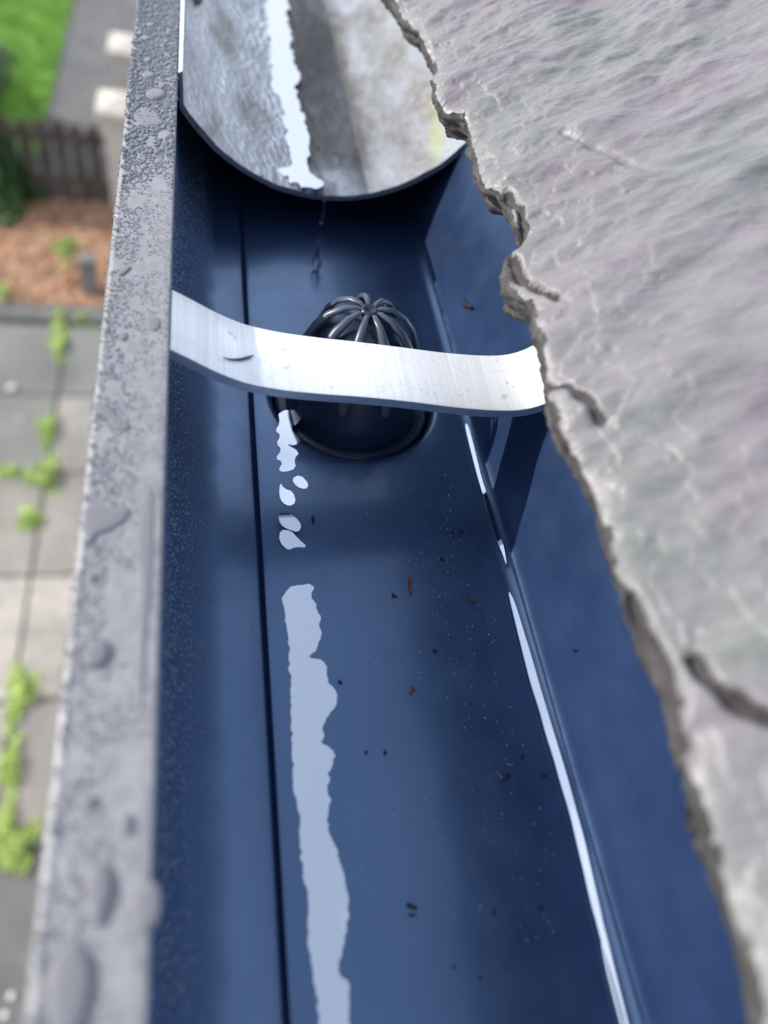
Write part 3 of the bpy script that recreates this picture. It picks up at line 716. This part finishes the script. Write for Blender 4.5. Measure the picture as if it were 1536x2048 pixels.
# edging beyond patio, leaf litter bed
EDG = simple('edging_stone', (.10, .10, .09), (.2, .19, .17), 5, .9, .01)
bm = bmesh.new(); box(bm, -4, .3, 5.90, 6.12, GZ, GZ+.07, .01); tag(bm_obj('edging_kerb', bm, EDG), 'low mossy stone kerb between patio and orange leaf bed', 'kerb')
ground('leaf_bed', -4, .3, 6.14, 8.1, GZ+.016, simple('litter_soil', (.19, .12, .08), (.32, .20, .13), 9))
LIT = simple('fallen_leaf', (.42, .20, .10), (.74, .44, .26), 3); 
v = []; f = []
def leaf(c, r_, tilt=.5, elong=1.6):
    a = rnd.uniform(0, 6.28); t1 = Vector((math.cos(a), math.sin(a), rnd.uniform(-tilt, tilt))).normalized(); t2 = Vector((-math.sin(a), math.cos(a), rnd.uniform(-tilt, tilt))).normalized()
    b0 = len(v); v.extend([c-t1*r_*elong, c+t2*r_*.6, c+t1*r_*elong, c-t2*r_*.6]); f.append((b0, b0+1, b0+2, b0+3))
for i in range(5200): leaf(Vector((rnd.uniform(-3.2, -.3), rnd.uniform(6.15, 7.9), GZ+.03+rnd.random()*.03)), rnd.uniform(.012, .03))
tag(mesh_obj('leaf_litter', v, f, LIT, smooth=False), 'orange fallen leaves and bark covering the bed', 'leaf litter', kind='stuff')
# grass
GRS = simple('grass_blade', (.13, .32, .03), (.34, .55, .09), 3, .6)
v = []; f = []
for i in range(30000):
    x = rnd.uniform(-6, -1.86); y = rnd.uniform(8.2, 17); h = rnd.uniform(.04, .13); a = rnd.uniform(0, 3.14); w = .012
    b0 = len(v); v += [Vector((x-w*math.cos(a), y-w*math.sin(a), GZ)), Vector((x+w*math.cos(a), y+w*math.sin(a), GZ)), Vector((x+rnd.uniform(-.05, .05), y+rnd.uniform(-.05, .05), GZ+h))]; f.append((b0, b0+1, b0+2))
tag(mesh_obj('grass', v, f, GRS, smooth=False), 'bright green lawn grass beyond the fence', 'grass', kind='stuff')
# fence
WOOD = simple('weathered_fence_wood', (.045, .035, .03), (.11, .085, .07), 6, .8, .004)
fy = 7.87
fx0 = at_y(-60, 320, fy).x; fx1 = at_y(212, 320, fy).x
fe = tag(empty('picket_fence', ((fx0+fx1)/2, fy, GZ)), 'dark brown wooden picket fence beside the cream gate pillar', 'fence')
nsl = 8; step = (fx1-fx0)/nsl
for i in range(nsl):
    bm = bmesh.new(); xx = fx0+i*step+.01; hh = .86+rnd.uniform(-.015, .03); box(bm, xx, xx+step*.72, fy-.012, fy+.010, GZ+.05, GZ+hh, .004); bm_obj('picket', bm, WOOD, fe)
for z in (.22, .68):
    bm = bmesh.new(); box(bm, fx0-.1, fx1, fy+.012, fy+.055, GZ+z, GZ+z+.08, .004); bm_obj('rail', bm, WOOD, fe)
bm = bmesh.new(); box(bm, fx0+.15, fx0+.25, fy+.057, fy+.15, GZ, GZ+.95, .006); bm_obj('post', bm, WOOD, fe)
# pillars
CREAM = simple('cream_render', (.50, .44, .36), (.64, .58, .50), 9, .85, .004)
def pillar(px0, px1, ptop, y, hgt, lab):
    z = at_y((px0+px1)/2, ptop, y).z; a = at_y(px0, ptop+20, y).x; b = at_y(px1, ptop+20, y).x
    wdt = b-a; e = tag(empty('gate_pillar', ((a+b)/2, y, GZ)), lab, 'gate pillar', 'cream gate pillars')
    bm = bmesh.new(); ins = wdt*.12; box(bm, a+ins, b-ins, y+ins, y+wdt-ins, GZ, z-.12, .01); bm_obj('shaft', bm, CREAM, e)
    bm = bmesh.new(); box(bm, a, b, y, y+wdt, z-.118, z-.03, .015); 
    g = bmesh.ops.create_cone(bm, cap_ends=True, segments=4, radius1=wdt*.62, radius2=wdt*.2, depth=.06)['verts']
    bmesh.ops.rotate(bm, verts=g, cent=(0, 0, 0), matrix=Matrix.Rotation(R(45), 3, 'Z')); bmesh.ops.translate(bm, verts=g, vec=((a+b)/2, y+wdt/2, z+.0005))
    bm_obj('cap', bm, CREAM, e)
pillar(192, 292, 222, 7.75, 1.1, 'nearer cream gate pillar at the right end of the picket fence')
pillar(216, 308, 102, 9.9, 1.1, 'farther cream gate pillar standing beside the grey garden path')
# low garden wall between the pillars, right of them
bm = bmesh.new(); box(bm, fx1+.40, fx1+3, 7.8, 8.0, GZ, GZ+.8, .01); tag(bm_obj('garden_wall', bm, CREAM), 'low cream rendered garden wall behind the gutter lip', 'garden wall')
# little stone post
STONE = simple('old_stone', (.13, .12, .11), (.27, .25, .23), 8, .9, .01)
bm = bmesh.new(); p = gp_(182, 590); box(bm, p.x-.07, p.x+.08, p.y-.06, p.y+.09, GZ, GZ+.42, .02); tag(bm_obj('stone_post', bm, STONE), 'short grey stone post at the patio edge by the leaf bed', 'stone post')
# weeds
WEED = simple('weed_leaf', (.22, .33, .05), (.50, .62, .18), 6, .6)
WEED2 = simple('dark_shrub_leaf', (.02, .06, .015), (.07, .14, .03), 3, .6)
def clump(name, c, rx, ry, h, nl, r_, mat, label, cat, group=None):
    global v, f
    v = []; f = []
    for i in range(nl):
        a = rnd.uniform(0, 6.28); q = rnd.random()**.8*(1+.45*math.sin(3*a+rx*90)); leaf(Vector((c.x+math.cos(a)*q*rx, c.y+math.sin(a)*q*ry, c.z+rnd.random()*h*max(.1, 1.1-q))), r_*rnd.uniform(.6, 1.3), .9)
    e = mesh_obj(name, v, f, mat, smooth=False); return tag(e, label, cat, group)
WG = 'green weeds growing in the patio joints'
for (px, py, rx, ry, h, n_, lab) in [(118, 640, .07, .16, .1, 190, 'weed tuft at the far end of the long patio joint'), (165, 642, .12, .07, .1, 170, 'wide weed tuft along the far cross joint'), (118, 690, .06, .14, .08, 140, 'pale weed strip below the far tuft'),
      (95, 860, .06, .14, .08, 150, 'slim weed above the patio crossing tuft'), (92, 950, .12, .14, .12, 300, 'bushy weed on the crossing of two patio joints'), (18, 945, .10, .04, .06, 90, 'small weed at the left picture edge on the cross joint'),
      (60, 1040, .09, .08, .06, 50, 'faint weed on the blotched slab'), (38, 1390, .08, .16, .10, 330, 'bright weed midway down the lower joint'), (22, 1530, .05, .14, .08, 200, 'thin weed strip below the bright weed'),
      (28, 1690, .13, .09, .1, 330, 'brightest weed tuft where paving meets the tarmac'), (5, 590, .05, .14, .1, 150, 'weed beside the kerb at the left picture edge'), (132, 500, .14, .16, .14, 260, 'green plant growing amid the orange leaves'),
      (8, 1650, .05, .12, .08, 160, 'weed at the left picture edge over the tarmac')]:
    clump('weed', gp_(px, py, .03), rx*1.0, ry*1.3, h*.7, max(170, int(n_*.7)), .025, WEED, lab, 'weed', WG)
clump('shrub', gp_(20, 400, 0), .35, .4, .9, 2200, .04, WEED2, 'dark green shrub in front of the picket fence at left', 'shrub')
clump('hedge', Vector((gp_(-30, 250).x-.5, gp_(-30, 250).y, GZ)), .55, 1.6, 1.1, 4200, .05, WEED2, 'dark hedge along the left picture edge beyond the fence', 'hedge')
clump('low_plant', gp_(190, 395, 0), .35, .12, .3, 300, .03, WEED2, 'low dark plants under the fence near the pillar', 'plants')
# pebbles
PEB = simple('pale_pebble', (.55, .52, .47), (.75, .72, .66), 10)
for px, py, lab in ((24, 775, 'pale round pebble on the upper slab'), (22, 1992, 'pale pebble on the dark tarmac'), (8, 2030, 'second pale pebble lower on the dark tarmac'), (40, 838, 'small pale pebble under the round one')):
    bm = bmesh.new(); bmesh.ops.create_icosphere(bm, subdivisions=3, radius=.035 if py in (775,) else .018)
    for q in bm.verts: q.co.z *= .55; q.co *= 1+.15*math.sin(q.co.x*90)*math.sin(q.co.y*70+1)
    c = gp_(px, py, .04 if py < 1000 else .012); bmesh.ops.translate(bm, verts=bm.verts, vec=c); tag(bm_obj('pebble', bm, PEB, smooth=True), lab, 'pebble', 'pebbles on the ground')
# house wall and fascia behind the gutter
WALL = simple('house_render', (.5, .48, .45), (.6, .58, .54), 4, .9, .003)
bm = bmesh.new(); box(bm, .16, .5, -4, 4, GZ, .055); tag(bm_obj('house_wall', bm, WALL), 'pale rendered house wall under the eaves', 'house wall')
bm = bmesh.new(); box(bm, .124, .149, -3, 3, -.12, .060, .002); tag(bm_obj('fascia_board', bm, simple('fascia_paint', (.03, .04, .06), (.05, .06, .08), 20, .5)), 'dark fascia board behind the gutter under the slate', 'fascia')
